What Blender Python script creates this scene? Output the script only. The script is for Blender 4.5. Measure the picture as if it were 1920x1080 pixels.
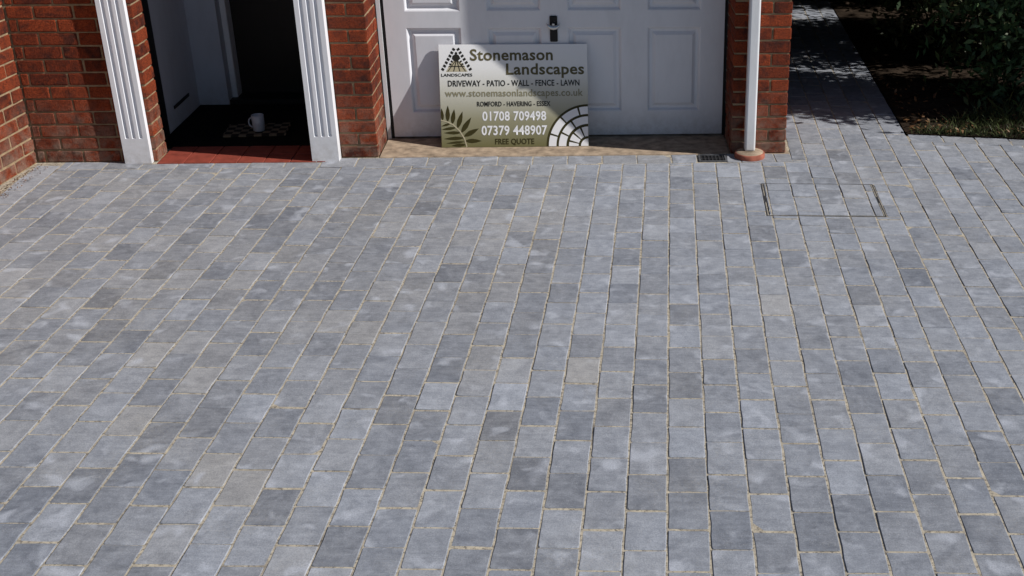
import bpy, bmesh, math, random
import numpy as np
from mathutils import Vector, Matrix

for o in list(bpy.data.objects): bpy.data.objects.remove(o, do_unlink=True)
scene = bpy.context.scene
COL = scene.collection
rnd = random.Random(7)
nrg = np.random.default_rng(11)

# ------------------------------------------------------------------ camera
CAM = Vector((-0.00984, 0.0, 2.30085))
YAW, PITCH, ROLL = -0.007151, 0.434104, 0.006452
fw = Vector((math.sin(YAW)*math.cos(PITCH), math.cos(YAW)*math.cos(PITCH), -math.sin(PITCH)))
r0 = Vector((math.cos(YAW), -math.sin(YAW), 0)); u0 = r0.cross(fw)
rt = math.cos(ROLL)*r0 + math.sin(ROLL)*u0; up = -math.sin(ROLL)*r0 + math.cos(ROLL)*u0
cam = bpy.data.cameras.new('camera'); cam_o = bpy.data.objects.new('camera', cam); COL.objects.link(cam_o)
m = Matrix((rt, up, -fw)).transposed().to_4x4(); m.translation = CAM; cam_o.matrix_world = m
cam.sensor_width = 36.0; cam.lens = 2265.95/1920*36; cam.shift_x = -274.7/1920
cam.clip_start = 0.05; cam.clip_end = 500
scene.camera = cam_o

# ------------------------------------------------------------------ house frame (u along the wall, d into the house)
HA = math.radians(3.45); HO = Vector((-1.702, 6.752, 0))
XH = Vector((math.cos(HA), math.sin(HA), 0)); YH = Vector((-math.sin(HA), math.cos(HA), 0))
def H(u, d, z=0.0): return HO + XH*u + YH*d + Vector((0, 0, z))

# ------------------------------------------------------------------ light
SUN_EL = math.radians(37); SUN_AZ = HA - math.radians(14.2)      # horizontal angle from +X
S = Vector((math.cos(SUN_EL)*math.cos(SUN_AZ), math.cos(SUN_EL)*math.sin(SUN_AZ), math.sin(SUN_EL)))
world = bpy.data.worlds.new('World'); scene.world = world; world.use_nodes = True
wn = world.node_tree.nodes; wl = world.node_tree.links
sky = wn.new('ShaderNodeTexSky'); sky.sky_type = 'NISHITA'; sky.sun_disc = False
sky.sun_elevation = SUN_EL; sky.sun_rotation = math.pi/2 - SUN_AZ
sky.ozone_density = 3.0; sky.dust_density = 0.4
bg = wn['Background']; bg.inputs['Strength'].default_value = 0.05
wl.new(sky.outputs[0], bg.inputs['Color'])
sl = bpy.data.lights.new('sun', 'SUN'); sl.energy = 5.0; sl.angle = math.radians(0.5); sl.color = (1.0, 0.965, 0.92)
so = bpy.data.objects.new('sun', sl); COL.objects.link(so); so.location = (6, 2, 8)
so.rotation_euler = S.to_track_quat('Z', 'Y').to_euler()
scene.view_settings.view_transform = 'Standard'; scene.view_settings.look = 'None'
scene.view_settings.exposure = 0.02; scene.view_settings.gamma = 1.0
scene.view_settings.use_curve_mapping = False

# ------------------------------------------------------------------ material helpers
class NT:
    def __init__(s, name, rough=0.8, spec=0.3):
        s.m = bpy.data.materials.new(name); s.m.use_nodes = True
        s.n = s.m.node_tree.nodes; s.l = s.m.node_tree.links
        s.b = s.n['Principled BSDF']; s.b.inputs['Roughness'].default_value = rough
        s.b.inputs['Specular IOR Level'].default_value = spec
    def new(s, t, **kw):
        n = s.n.new(t)
        for k, v in kw.items(): setattr(n, k, v)
        return n
    def put(s, v, sock):
        if isinstance(v, bpy.types.NodeSocket): s.l.new(v, sock)
        elif v is not None:
            if isinstance(v, (tuple, list)) and len(v) == 3 and len(sock.default_value) == 4: v = (*v, 1)
            sock.default_value = v
    def noise(s, vec, scale, detail=4, rough=0.55, dist=0.0):
        n = s.new('ShaderNodeTexNoise'); s.put(vec, n.inputs['Vector']); n.inputs['Scale'].default_value = scale
        n.inputs['Detail'].default_value = detail; n.inputs['Roughness'].default_value = rough
        n.inputs['Distortion'].default_value = dist
        return n.outputs['Fac']
    def ramp(s, v, lo, hi, a=0.0, b=1.0):
        n = s.new('ShaderNodeMapRange'); n.clamp = True; s.put(v, n.inputs['Value'])
        for i, x in enumerate((lo, hi, a, b)): n.inputs[1+i].default_value = x
        return n.outputs[0]
    def math(s, op, a, b=None):
        n = s.new('ShaderNodeMath', operation=op); s.put(a, n.inputs[0])
        if b is not None: s.put(b, n.inputs[1])
        return n.outputs[0]
    def mix(s, f, a, b, mode='MIX'):
        n = s.new('ShaderNodeMix', data_type='RGBA', blend_type=mode)
        s.put(f, n.inputs[0]); s.put(a, n.inputs[6]); s.put(b, n.inputs[7]); return n.outputs[2]
    def map(s, vec, scale=(1, 1, 1), loc=(0, 0, 0), rot=(0, 0, 0)):
        n = s.new('ShaderNodeMapping'); s.put(vec, n.inputs[0])
        n.inputs['Scale'].default_value = scale; n.inputs['Rotation'].default_value = rot
        s.put(loc, n.inputs['Location']); return n.outputs[0]
    def pos(s): return s.new('ShaderNodeNewGeometry').outputs['Position']
    def objc(s): return s.new('ShaderNodeTexCoord').outputs['Object']
    def bump(s, h, strength=0.5, dist=0.002, prev=None):
        n = s.new('ShaderNodeBump'); n.inputs['Strength'].default_value = strength; n.inputs['Distance'].default_value = dist
        s.put(h, n.inputs['Height'])
        if prev is not None: s.put(prev, n.inputs['Normal'])
        s.l.new(n.outputs[0], s.b.inputs['Normal']); return n.outputs[0]
    def col(s, c): s.put(c, s.b.inputs['Base Color'])

def simple(name, c, rough=0.6, spec=0.3, var=0.12, scale=14, metal=0.0, bump=0.0, bscale=200):
    t = NT(name, rough, spec); p = t.pos()
    f = t.ramp(t.noise(p, scale, 5), 0.3, 0.7)
    t.col(t.mix(f, tuple(x*(1-var) for x in c), tuple(min(1, x*(1+var)) for x in c)))
    t.b.inputs['Metallic'].default_value = metal
    if bump: t.bump(t.noise(p, bscale, 3), bump, 0.001)
    return t.m

M = {}
# --- concrete setts: a per-stone tone lives in the colour attribute "tone" (r lightness, g warmth, b seed)
def mat_paver():
    t = NT('weathered_sett', 0.82, 0.25)
    at = t.new('ShaderNodeAttribute', attribute_name='tone'); sep = t.new('ShaderNodeSeparateColor'); t.l.new(at.outputs['Color'], sep.inputs[0])
    p = t.pos()
    off = t.new('ShaderNodeVectorMath', operation='SCALE'); t.put(at.outputs['Color'], off.inputs[0]); off.inputs['Scale'].default_value = 37.0
    q = t.new('ShaderNodeVectorMath', operation='ADD'); t.put(p, q.inputs[0]); t.put(off.outputs[0], q.inputs[1]); q = q.outputs[0]
    dark = t.mix(sep.outputs[1], (0.138, 0.154, 0.188), (0.165, 0.167, 0.177))
    lite = t.mix(sep.outputs[1], (0.380, 0.408, 0.466), (0.412, 0.410, 0.414))
    blot = t.ramp(t.noise(q, 8.5, 6, 0.62, 1.2), 0.28, 0.72, -0.26, 0.26)
    cloud = t.ramp(t.noise(q, 26, 6, 0.72), 0.3, 0.72, -0.20, 0.20)
    streak = t.ramp(t.noise(t.map(q, (9, 75, 9)), 1.0, 4, 0.6), 0.3, 0.7, -0.11, 0.11)
    f = t.math('ADD', t.math('ADD', sep.outputs[0], blot), t.math('ADD', cloud, streak))
    c = t.mix(t.ramp(f, 0, 1), dark, lite)
    bl = t.ramp(t.noise(q, 10, 2, 0.4, 0.4), 0.60, 0.74)            # pale bloom patches
    c = t.mix(t.math('MULTIPLY', bl, 0.55), c, (0.52, 0.55, 0.62))
    grit = t.noise(p, 190, 5, 0.8)
    c = t.mix(t.ramp(grit, 0.45, 0.64, 0, 0.46), c, (0.10, 0.105, 0.12))
    c = t.mix(t.ramp(t.noise(p, 300, 1), 0.68, 0.76, 0, 0.5), c, (0.62, 0.60, 0.56))
    dust = t.ramp(t.noise(p, 2.3, 5, 0.65), 0.48, 0.75, 0, 0.22)     # jointing sand left lying on the faces
    c = t.mix(t.math('MULTIPLY', dust, t.ramp(t.noise(p, 90, 3), 0.4, 0.7)), c, (0.46, 0.41, 0.31))
    t.col(c)
    b1 = t.bump(t.noise(q, 60, 6, 0.65), 0.45, 0.0035)
    t.bump(grit, 0.5, 0.0012, b1)
    return t.m
M['paver'] = mat_paver()
def mat_sand():
    t = NT('jointing_sand', 0.95, 0.1); p = t.pos()
    c = t.mix(t.ramp(t.noise(p, 30, 5, 0.7), 0.35, 0.65), (0.54, 0.48, 0.37), (0.35, 0.31, 0.25))
    c = t.mix(t.ramp(t.noise(p, 5, 4, 0.6), 0.54, 0.70, 0, 0.7), c, (0.17, 0.155, 0.14))
    c = t.mix(t.ramp(t.noise(p, 75, 3, 0.7), 0.50, 0.62, 0, 0.78), c, (0.11, 0.10, 0.09))
    t.col(c); t.bump(t.noise(p, 500, 2), 0.7, 0.002); return t.m
M['sand'] = mat_sand()
def mat_brick():
    t = NT('rustic_brick', 0.88, 0.2)
    oi = t.new('ShaderNodeObjectInfo'); rv = oi.outputs['Random']
    q = t.new('ShaderNodeVectorMath', operation='ADD'); t.put(t.objc(), q.inputs[0])
    cb = t.new('ShaderNodeCombineXYZ'); t.put(t.math('MULTIPLY', rv, 31.0), cb.inputs[0]); t.put(t.math('MULTIPLY', rv, 17.0), cb.inputs[1])
    t.put(cb.outputs[0], q.inputs[1]); q = q.outputs[0]
    wn_ = t.new('ShaderNodeTexWhiteNoise', noise_dimensions='1D'); t.put(rv, wn_.inputs['W'])
    base = t.mix(t.ramp(wn_.outputs['Value'], 0.0, 1.0), (0.085, 0.021, 0.014), (0.52, 0.098, 0.032))
    c = t.mix(t.ramp(t.noise(q, 22, 4, 0.6), 0.35, 0.7), base, (0.40, 0.070, 0.022))
    c = t.mix(t.ramp(t.noise(q, 11, 3, 0.6, 0.5), 0.50, 0.70, 0, 0.8), c, (0.055, 0.024, 0.022))
    c = t.mix(t.ramp(t.noise(q, 110, 4, 0.75, 1.5), 0.40, 0.56, 0.55, 0), c, (0.040, 0.012, 0.009))   # crevice shade of the torn rustic face painted in
    z = t.new('ShaderNodeSeparateXYZ'); t.put(t.pos(), z.inputs[0])
    low = t.math('MULTIPLY', t.ramp(z.outputs[2], 0.02, 0.42, 1, 0), t.ramp(t.noise(t.pos(), 13, 4, 0.65), 0.38, 0.60))
    c = t.mix(t.math('MULTIPLY', low, 0.62), c, (0.40, 0.30, 0.23))      # salts and splash drawn up from the ground
    t.col(c)
    b1 = t.bump(t.noise(q, 85, 4, 0.7, 1.2), 1.0, 0.030)
    t.bump(t.noise(q, 240, 3, 0.7), 0.8, 0.005, b1)
    return t.m
M['brick'] = mat_brick()
def mat_mortar():
    t = NT('lime_mortar', 0.95, 0.1); p = t.pos()
    c = t.mix(t.ramp(t.noise(p, 24, 5, 0.65), 0.3, 0.7), (0.37, 0.27, 0.165), (0.20, 0.14, 0.085))
    t.col(c); t.bump(t.noise(p, 260, 4, 0.7), 0.8, 0.003); return t.m
M['mortar'] = mat_mortar()
def mat_bricktex():
    t = NT('distant_brickwork', 0.9, 0.2)
    b = t.new('ShaderNodeTexBrick'); t.put(t.map(t.objc(), (1, 1, 1), (0, 0, 0), (math.pi/2, 0, 0)), b.inputs['Vector'])
    b.inputs['Scale'].default_value = 1.0; b.inputs['Brick Width'].default_value = 0.225; b.inputs['Row Height'].default_value = 0.075
    b.inputs['Mortar Size'].default_value = 0.005
    b.inputs['Color1'].default_value = (0.13, 0.045, 0.03, 1); b.inputs['Color2'].default_value = (0.30, 0.09, 0.045, 1); b.inputs['Mortar'].default_value = (0.4, 0.32, 0.22, 1)
    t.col(b.outputs['Color']); return t.m
M['bricktex'] = mat_bricktex()
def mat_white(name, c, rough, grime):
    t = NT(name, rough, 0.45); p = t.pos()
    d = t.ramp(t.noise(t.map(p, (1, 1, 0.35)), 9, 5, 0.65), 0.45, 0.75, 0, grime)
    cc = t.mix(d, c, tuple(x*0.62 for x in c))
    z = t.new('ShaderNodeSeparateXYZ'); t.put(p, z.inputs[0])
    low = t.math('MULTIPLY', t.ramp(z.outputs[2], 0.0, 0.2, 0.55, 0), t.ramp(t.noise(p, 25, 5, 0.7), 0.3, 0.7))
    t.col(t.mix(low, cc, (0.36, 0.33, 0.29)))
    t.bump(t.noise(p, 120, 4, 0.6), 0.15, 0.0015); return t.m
M['pilaster'] = mat_white('painted_timber', (0.78, 0.79, 0.83), 0.5, 0.3)
M['door'] = mat_white('enamelled_steel', (0.73, 0.735, 0.775), 0.42, 0.22)
M['pvc'] = mat_white('white_plastic', (0.75, 0.76, 0.78), 0.38, 0.28)
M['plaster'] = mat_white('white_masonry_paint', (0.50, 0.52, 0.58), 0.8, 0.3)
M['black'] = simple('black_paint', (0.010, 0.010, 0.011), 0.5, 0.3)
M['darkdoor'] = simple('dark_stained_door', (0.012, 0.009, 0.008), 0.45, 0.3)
M['iron'] = simple('cast_iron', (0.028, 0.028, 0.03), 0.6, 0.4, 0.3, 60, bump=0.4)
M['galv'] = simple('tarnished_steel', (0.075, 0.078, 0.085), 0.6, 0.4, 0.4, 40)
M['terracotta'] = simple('terracotta', (0.30, 0.10, 0.065), 0.85, 0.2, 0.3, 25, bump=0.4)
M['cement'] = simple('cement', (0.33, 0.255, 0.185), 0.95, 0.1, 0.42, 16, bump=0.7, bscale=180)
M['tile'] = simple('red_quarry_tile', (0.24, 0.050, 0.032), 0.6, 0.35, 0.22, 18)
M['porch_shade'] = simple('porch_shade_black', (0.010, 0.009, 0.009), 0.95, 0.05, 0.4, 50, bump=0.8)  # near-black colour standing in for shade on the inner porch floor
M['soil'] = simple('dark_soil', (0.035, 0.025, 0.018), 0.95, 0.05, 0.4, 40, bump=1.0, bscale=90)
M['earth'] = simple('earth', (0.10, 0.085, 0.06), 0.95, 0.05, 0.3, 3)
M['wood'] = simple('bark', (0.07, 0.05, 0.035), 0.9, 0.1, 0.35, 30, bump=0.9, bscale=60)
M['roof'] = simple('roof_tile', (0.12, 0.07, 0.05), 0.85, 0.2, 0.3, 10)
M['ceramic'] = simple('white_ceramic', (0.42, 0.45, 0.50), 0.25, 0.5, 0.04)
M['chrome'] = simple('bright_metal', (0.6, 0.6, 0.6), 0.3, 0.5, 0.08, 30, metal=1.0)
M['fence'] = simple('dark_fence_board', (0.035, 0.024, 0.016), 0.85, 0.2, 0.35, 16)
def mat_leaf(name, a, b):
    t = NT(name, 0.55, 0.35)
    g = t.new('ShaderNodeNewGeometry')
    t.col(t.mix(g.outputs['Random Per Island'], a, b))
    return t.m
M['leaf'] = mat_leaf('evergreen_leaf', (0.018, 0.042, 0.014), (0.05, 0.10, 0.035))
M['leaf2'] = mat_leaf('brownish_leaf', (0.05, 0.045, 0.018), (0.035, 0.07, 0.02))
M['grass'] = mat_leaf('grass_blade', (0.035, 0.055, 0.015), (0.10, 0.115, 0.04))
M['litter'] = mat_leaf('fallen_leaf', (0.10, 0.045, 0.018), (0.20, 0.11, 0.05))
def mat_signboard():
    t = NT('printed_board', 0.45, 0.35)
    z = t.new('ShaderNodeSeparateXYZ'); t.put(t.objc(), z.inputs[0])
    rp = t.new('ShaderNodeValToRGB'); t.put(t.ramp(z.outputs[2], 0.0, 0.605), rp.inputs[0])
    e = rp.color_ramp.elements; e[0].position = 0; e[0].color = (0.152, 0.140, 0.056, 1); e[1].position = 1; e[1].color = (0.84, 0.84, 0.85, 1)
    for ps, c in ((0.28, (0.29, 0.275, 0.18)), (0.55, (0.55, 0.54, 0.47)), (0.78, (0.78, 0.78, 0.77))):
        x = e.new(ps); x.color = (*c, 1)
    t.col(rp.outputs[0]); return t.m
M['signboard'] = mat_signboard()
M['ink_olive'] = simple('olive_ink', (0.115, 0.098, 0.045), 0.5, 0.3, 0.03)
M['ink_grey'] = simple('grey_olive_ink', (0.24, 0.22, 0.14), 0.5, 0.3, 0.03)
M['ink_black'] = simple('black_ink', (0.018, 0.016, 0.012), 0.5, 0.3, 0.03)
M['ink_white'] = simple('white_ink', (0.80, 0.80, 0.82), 0.5, 0.3, 0.02)
M['ink_fern'] = simple('dark_olive_ink', (0.040, 0.033, 0.006), 0.5, 0.3, 0.03)
M['ink_tan'] = simple('tan_ink', (0.46, 0.41, 0.28), 0.5, 0.3, 0.03)
def mat_mat():
    t = NT('woven_mat', 0.95, 0.1)
    ck = t.new('ShaderNodeTexChecker'); t.put(t.map(t.objc(), (1, 1, 0)), ck.inputs[0]); ck.inputs['Scale'].default_value = 22
    ck.inputs[1].default_value = (0.16, 0.13, 0.09, 1); ck.inputs[2].default_value = (0.02, 0.017, 0.015, 1)
    t.col(ck.outputs[0]); return t.m
M['mat'] = mat_mat()

# ------------------------------------------------------------------ object helpers
def mesh_obj(name, verts, faces, mat, parent=None, smooth=False):
    me = bpy.data.meshes.new(name); me.from_pydata([tuple(v) for v in verts], [], [tuple(f) for f in faces]); me.update()
    if smooth: me.polygons.foreach_set('use_smooth', [True]*len(me.polygons))
    me.materials.append(M[mat] if isinstance(mat, str) else mat)
    o = bpy.data.objects.new(name, me); COL.objects.link(o)
    if parent: o.parent = parent
    return o
def bm_obj(name, bm, mat, parent=None, smooth=False):
    bmesh.ops.recalc_face_normals(bm, faces=bm.faces)
    me = bpy.data.meshes.new(name); bm.to_mesh(me); bm.free()
    if smooth: me.polygons.foreach_set('use_smooth', [True]*len(me.polygons))
    me.materials.append(M[mat] if isinstance(mat, str) else mat)
    o = bpy.data.objects.new(name, me); COL.objects.link(o)
    if parent: o.parent = parent
    return o
def empty(name, loc, rotz=0.0):
    o = bpy.data.objects.new(name, None); o.empty_display_size = 0.1; COL.objects.link(o)
    o.location = loc; o.rotation_euler = (0, 0, rotz); return o
def tag(o, label=None, cat=None, group=None, kind=None):
    if label: o['label'] = label
    if cat: o['category'] = cat
    if group: o['group'] = group
    if kind: o['kind'] = kind
    return o
def add_box(bm, lo, hi, bev=0.0, seg=1):
    r = bmesh.ops.create_cube(bm, size=1.0)
    c = [(a+b)/2 for a, b in zip(lo, hi)]; s = [b-a for a, b in zip(lo, hi)]
    for v in r['verts']: v.co = Vector([c[i]+v.co[i]*s[i] for i in range(3)])
    if bev:
        es = list({e for v in r['verts'] for e in v.link_edges})
        bmesh.ops.bevel(bm, geom=es, offset=bev, segments=seg, affect='EDGES', profile=0.5)
def box(name, lo, hi, mat, parent=None, bev=0.0, seg=1):
    bm = bmesh.new(); add_box(bm, lo, hi, bev, seg); return bm_obj(name, bm, mat, parent)
def lathe(name, prof, mat, parent=None, seg=32, loc=(0, 0, 0)):
    vs, fs = [], []
    for r, z in prof:
        for k in range(seg):
            a = 2*math.pi*k/seg; vs.append((loc[0]+r*math.cos(a), loc[1]+r*math.sin(a), loc[2]+z))
    for j in range(len(prof)-1):
        for k in range(seg):
            fs.append((j*seg+k, j*seg+(k+1) % seg, (j+1)*seg+(k+1) % seg, (j+1)*seg+k))
    bm = bmesh.new(); bv = [bm.verts.new(v) for v in vs]
    for f in fs: bm.faces.new([bv[i] for i in f])
    bmesh.ops.remove_doubles(bm, verts=bm.verts, dist=1e-5)
    return bm_obj(name, bm, mat, parent, True)

# ================================================================== GROUND
gs = 60
ground = tag(mesh_obj('ground', [(-gs, -gs, -0.09), (gs, -gs, -0.09), (gs, gs, -0.09), (-gs, gs, -0.09)], [(0, 1, 2, 3)], 'earth'), kind='structure')

# ================================================================== DRIVEWAY
W, L, Y0R = 0.1345, 0.20681, 4.69944
GAP = 0.0044
def clip(poly, n, c):                      # keep the side where n.p <= c
    out = []
    for i in range(len(poly)):
        a, b = poly[i], poly[(i+1) % len(poly)]
        da = n[0]*a[0]+n[1]*a[1]-c; db = n[0]*b[0]+n[1]*b[1]-c
        if da <= 0: out.append(a)
        if da*db < 0:
            t = da/(da-db); out.append((a[0]+t*(b[0]-a[0]), a[1]+t*(b[1]-a[1])))
    return out
def area(p): return 0.5*abs(sum(p[i][0]*p[(i+1) % len(p)][1]-p[(i+1) % len(p)][0]*p[i][1] for i in range(len(p))))
# stones that stand out darker (-) or lighter (+), warm = second value
SPECIAL = {}
SPECIAL_LIST = [(-25, -9, -0.8, 0.3), (-25, -8, -0.6, 0.3), (-18, -4.5, -1, 0.2), (-16, -5.5, -1, 0.2), (-18, -5.5, -0.7, 0.2), (-16, -8.5, -0.8, 0.3), (-22, -3.5, -0.6, 0.3), (-24, -5.5, -0.7, 0.4), (-23, -5, -0.6, 0.4), (-16, -2.5, -0.8, 0.3), (-15, 3, -0.6, 0.3), (-14, 3.5, -0.5, 0.3), (-13, 3, -0.5, 0.3), (-13, 4, -0.9, 0.4), (-14, 4.5, -0.5, 0.3), (-14, 5.5, -1.05, 0.2), (-15, 6, -0.9, 0.3), (-15, 8, -0.9, 0.1), (-16, 7.5, -0.7, 0.1), (-10, 6.5, -0.7, 0.3), (-8, 7.5, -0.7, 0.2), (-14, 6.5, -0.5, 0.2), (-16, 3.5, 0.5, 0.1), (-10, 5.5, 0.9, 0.2), (-15, 7, 0.5, 0.1), (-9, 8, 0.7, 0.4), (-10, 7.5, 0.6, 0.1), (-9, 6, 0.6, 0.1), (-16, 1.5, 0.4, 1), (-14, 2.5, 0.5, 0.8), (-15, 4, 0.3, 0.9), (-12, 5.5, 0.4, 0.9), (-11, 6, 0.35, 1), (-7, 3, 0.9, 0.2), (-5, 3, 0.8, 0.1), (-9, 1, 0.5, 0.2), (-2, 0.5, 0.6, 0.1), (-3, 2, 0.9, 1), (-6, 4.5, 0.5, 0.1), (-5, 6, 0.5, 0.1), (-3, 0, 0.6, 0.1), (0, 4.5, 0.6, 0.1), (-4, 4.5, 0.5, 0.3), (-7, 2, -0.8, 0.1), (-5, 4, -0.8, 0.6), (-5, 1, -0.6, 0.1), (-4, 5.5, -0.9, 0.3), (-7, 4, -0.4, 0.1), (0, 2.5, -0.7, 0.3), (-1, 3, -0.6, 0.2), (-2, 3.5, -0.5, 0.3), (0, 5.5, -0.6, 0.2), (-7, 5, -0.5, 0.2), (-5, 8, -0.5, 0.1), (1, 1, 0.6, 0.3), (3, -1, 0.8, 0.8), (4, 5.5, 0.6, 0.1), (5, 5, 0.5, 0.2), (9, 1, 0.6, 0.1), (7, 3, 0.5, 0.1), (7, 4, 0.4, 0.1), (8, 3.5, 0.3, 0.1), (2, 1.5, -0.6, 0.2), (6, -1.5, -0.6, 0.2), (8, 4.5, -0.8, 0.1), (8, 5.5, -0.7, 0.1), (5, 6, -0.6, 0.1), (6, 5.5, -0.5, 0.2), (3, 7, -0.7, 0.1), (2, 7.5, -0.5, 0.2), (4, 6.5, -0.5, 0.1), (7, 6, -0.5, 0.1), (-11, -9, -0.8, 0.3), (-7, -7, -0.5, 0.2), (-7, -8, 0.5, 0.1), (-8, -6.5, 0.6, 0.1), (-6, -6.5, 0.6, 0.2), (-4, -6.5, 0.7, 0.1), (-8, -5.5, 0.6, 0.1), (-6, -3.5, 0.6, 0.1), (-7, -3, -0.5, 0.2), (-5, -3, -0.5, 0.2), (-4, -1.5, -0.6, 0.2), (-5, -1, -0.4, 0.2), (-6, -0.5, 0.5, 0.2), (-12, -1.5, -0.7, 0.2), (-3, -4, 0.6, 0.1), (6, -11.5, 0.7, 0.3), (3, -9, 0.7, 0.3), (11, -10, 0.7, 0.3), (5, -7, 0.6, 0.2), (7, -11, -0.7, 0.3), (5, -11, -0.6, 0.3), (7, -9, -0.5, 0.4), (4, -9.5, -0.6, 0.4), (1, -3, 0.6, 0.2), (4, -1.5, 0.4, 0.1), (-12, -8.5, 0.3, 0.5), (-11, 0, 0.4, 0.9), (-10, 0.5, 0.3, 0.9)]
for i_, n_, v_, w_ in SPECIAL_LIST: SPECIAL[(i_, n_)] = (v_, w_)

hx, hy = XH.x, XH.y; dn = (YH.x, YH.y); dO = HO.x*dn[0]+HO.y*dn[1]
BORD_IN, BORD_OUT = -0.160, -0.008          # border course along the house, in depth d
cells = []                                  # (polygon, tone)
def tone_for(i, n, x, y):
    if (i, n) in SPECIAL:
        v, wm = SPECIAL[(i, n)]; return (0.50+0.33*v+rnd.uniform(-.05, .05), wm+rnd.uniform(-.1, .1), rnd.random())
    v = rnd.gauss(0.50, 0.12); wm = rnd.uniform(0.0, 0.5)
    if x < -0.6 and y > 4.2: wm = min(1, wm+0.20); v -= 0.08  # vignette painted into the tone: far left stones made darker
    if x > -0.6: wm *= 0.55
    if y > 5.6 and x > -1.2: v += 0.07
    return (min(.95, max(.08, v)), wm, rnd.random())
TR = (0.512, 1.133, 5.872, 6.362)           # recessed cover: x0 x1 y0 y1
tray = []
SWX = -3.64                                 # foot of the side wall
for i in range(-30, 26):
    x0, x1 = i*W+GAP/2, (i+1)*W-GAP/2
    half = 0 if i % 2 else 0.5
    n = -36
    colj = rnd.uniform(-0.006, 0.006)
    while n < 19:
        yt = Y0R-(n+half)*L+colj; yb = yt-L
        jy = rnd.uniform(-.003, .003)
        n += 1
        nn = n-1+half
        poly = [(x0, yb+GAP/2+jy), (x1, yb+GAP/2+jy), (x1, yt-GAP/2+jy), (x0, yt-GAP/2+jy)]
        pieces = [poly]
        if i >= 11:   # right of the passage: up to the bed edging
            pieces = [clip(p, (0.12, 1), 7.155+0.12*1.48) for p in pieces]
        elif i >= 6:
            pieces = [clip(p, (0, 1), 12.6) for p in pieces]
        elif i == 5:
            a = [clip(p, dn, dO+BORD_IN-GAP/2) for p in pieces]
            b = [clip(clip(p, (-dn[0], -dn[1]), -(dO+BORD_IN+GAP/2)), (-1, 0), -0.722) for p in pieces]
            pieces = a+b
        else:
            pieces = [clip(p, dn, dO+BORD_IN-GAP/2) for p in pieces]
        pieces = [clip(p, (-1, -0.06), -(SWX+0.152)-0.06*6.57) for p in pieces if len(p) > 2]
        pieces = [p for p in pieces if len(p) > 2 and area(p) > 4e-4]
        for p in pieces:
            cx = sum(v[0] for v in p)/len(p); cy = sum(v[1] for v in p)/len(p)
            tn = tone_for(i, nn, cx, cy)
            if x1 > TR[0] and x0 < TR[1] and yt > TR[2] and yb < TR[3]:
                g = 0.004
                rest = p
                inside = clip(clip(clip(clip(p, (-1, 0), -TR[0]-.015), (1, 0), TR[1]-.015), (0, -1), -TR[2]-.010), (0, 1), TR[3]-.010)
                if len(inside) > 2 and area(inside) > 2e-4: tray.append((inside, tn))
                for nrm, c, inv in (((0, 1), TR[2]-g, -TR[2]), ((0, -1), -TR[3]-g, TR[3]), ((1, 0), TR[0]-g, -TR[0]), ((-1, 0), -TR[1]-g, TR[1])):
                    q = clip(rest, nrm, c)
                    if len(q) > 2 and area(q) > 2e-4: cells.append((q, tn))
                    rest = clip(rest, (-nrm[0], -nrm[1]), inv)
                    if len(rest) < 3: break
            else: cells.append((p, tn))
# border course along the house front
u = -1.95; k = 0
while u < 2.42:
    ln = 0.2035
    d0, d1 = BORD_IN+GAP/2, BORD_OUT-0.002
    um = u+ln/2
    if -1.30 < um < -0.33: d1 = -0.076
    elif um < -1.30: d1 = -0.031
    ps = [H(u+GAP/2, d0), H(min(u+ln, 2.425)-GAP/2, d0), H(min(u+ln, 2.425)-GAP/2, d1), H(u+GAP/2, d1)]
    ps = [(v.x, v.y) for v in ps]
    ps = clip(ps, (-1, -0.06), -(SWX+0.152)-0.06*6.57)
    gx = [H(1.868, 0).x, H(2.042, 0).x]
    if len(ps) > 2:
        cx = sum(v[0] for v in ps)/len(ps)
        tnb = (rnd.gauss(0.54, 0.09), rnd.uniform(0.2, 0.7), rnd.random())
        xs_ = [v[0] for v in ps]
        if max(xs_) < gx[0] or min(xs_) > gx[1]: cells.append((ps, tnb))
        else:
            for q in (clip(ps, (1, 0), gx[0]-0.003), clip(ps, (-1, 0), -gx[1]-0.003)):
                if len(q) > 2 and area(q) > 3e-4: cells.append((q, tnb))
    u += ln; k += 1
# strip between border and the garage sill / pier
u = 1.6
# border along the left side wall
y = 6.56
while y > 1.5:
    f = lambda yy: SWX-0.06*(yy-6.57)*-1*-1
    xa = lambda yy: SWX+0.006-0.06*(yy-6.57)*-1*(-1)
    a0, a1 = xa(y-L), xa(y)
    cells.append(([(a0+.004, y-L+GAP/2), (a0+0.139, y-L+GAP/2), (a1+0.139, y-GAP/2), (a1+.004, y-GAP/2)],
                  (rnd.gauss(0.66, 0.08), rnd.uniform(0.1, 0.5), rnd.random())))
    y -= L
# edging along the planting bed
x = 1.487
while x < 3.6:
    f = lambda xx: 7.155+0.12*(1.48-xx)
    xe = x+0.2035
    cells.append(([(x+GAP/2, f(x)+GAP/2), (xe-GAP/2, f(xe)+GAP/2), (xe-GAP/2, f(xe)+0.134), (x+GAP/2, f(x)+0.134)],
                  (rnd.gauss(0.55, 0.09), rnd.uniform(0.1, 0.5), rnd.random())))
    x = xe

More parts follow.
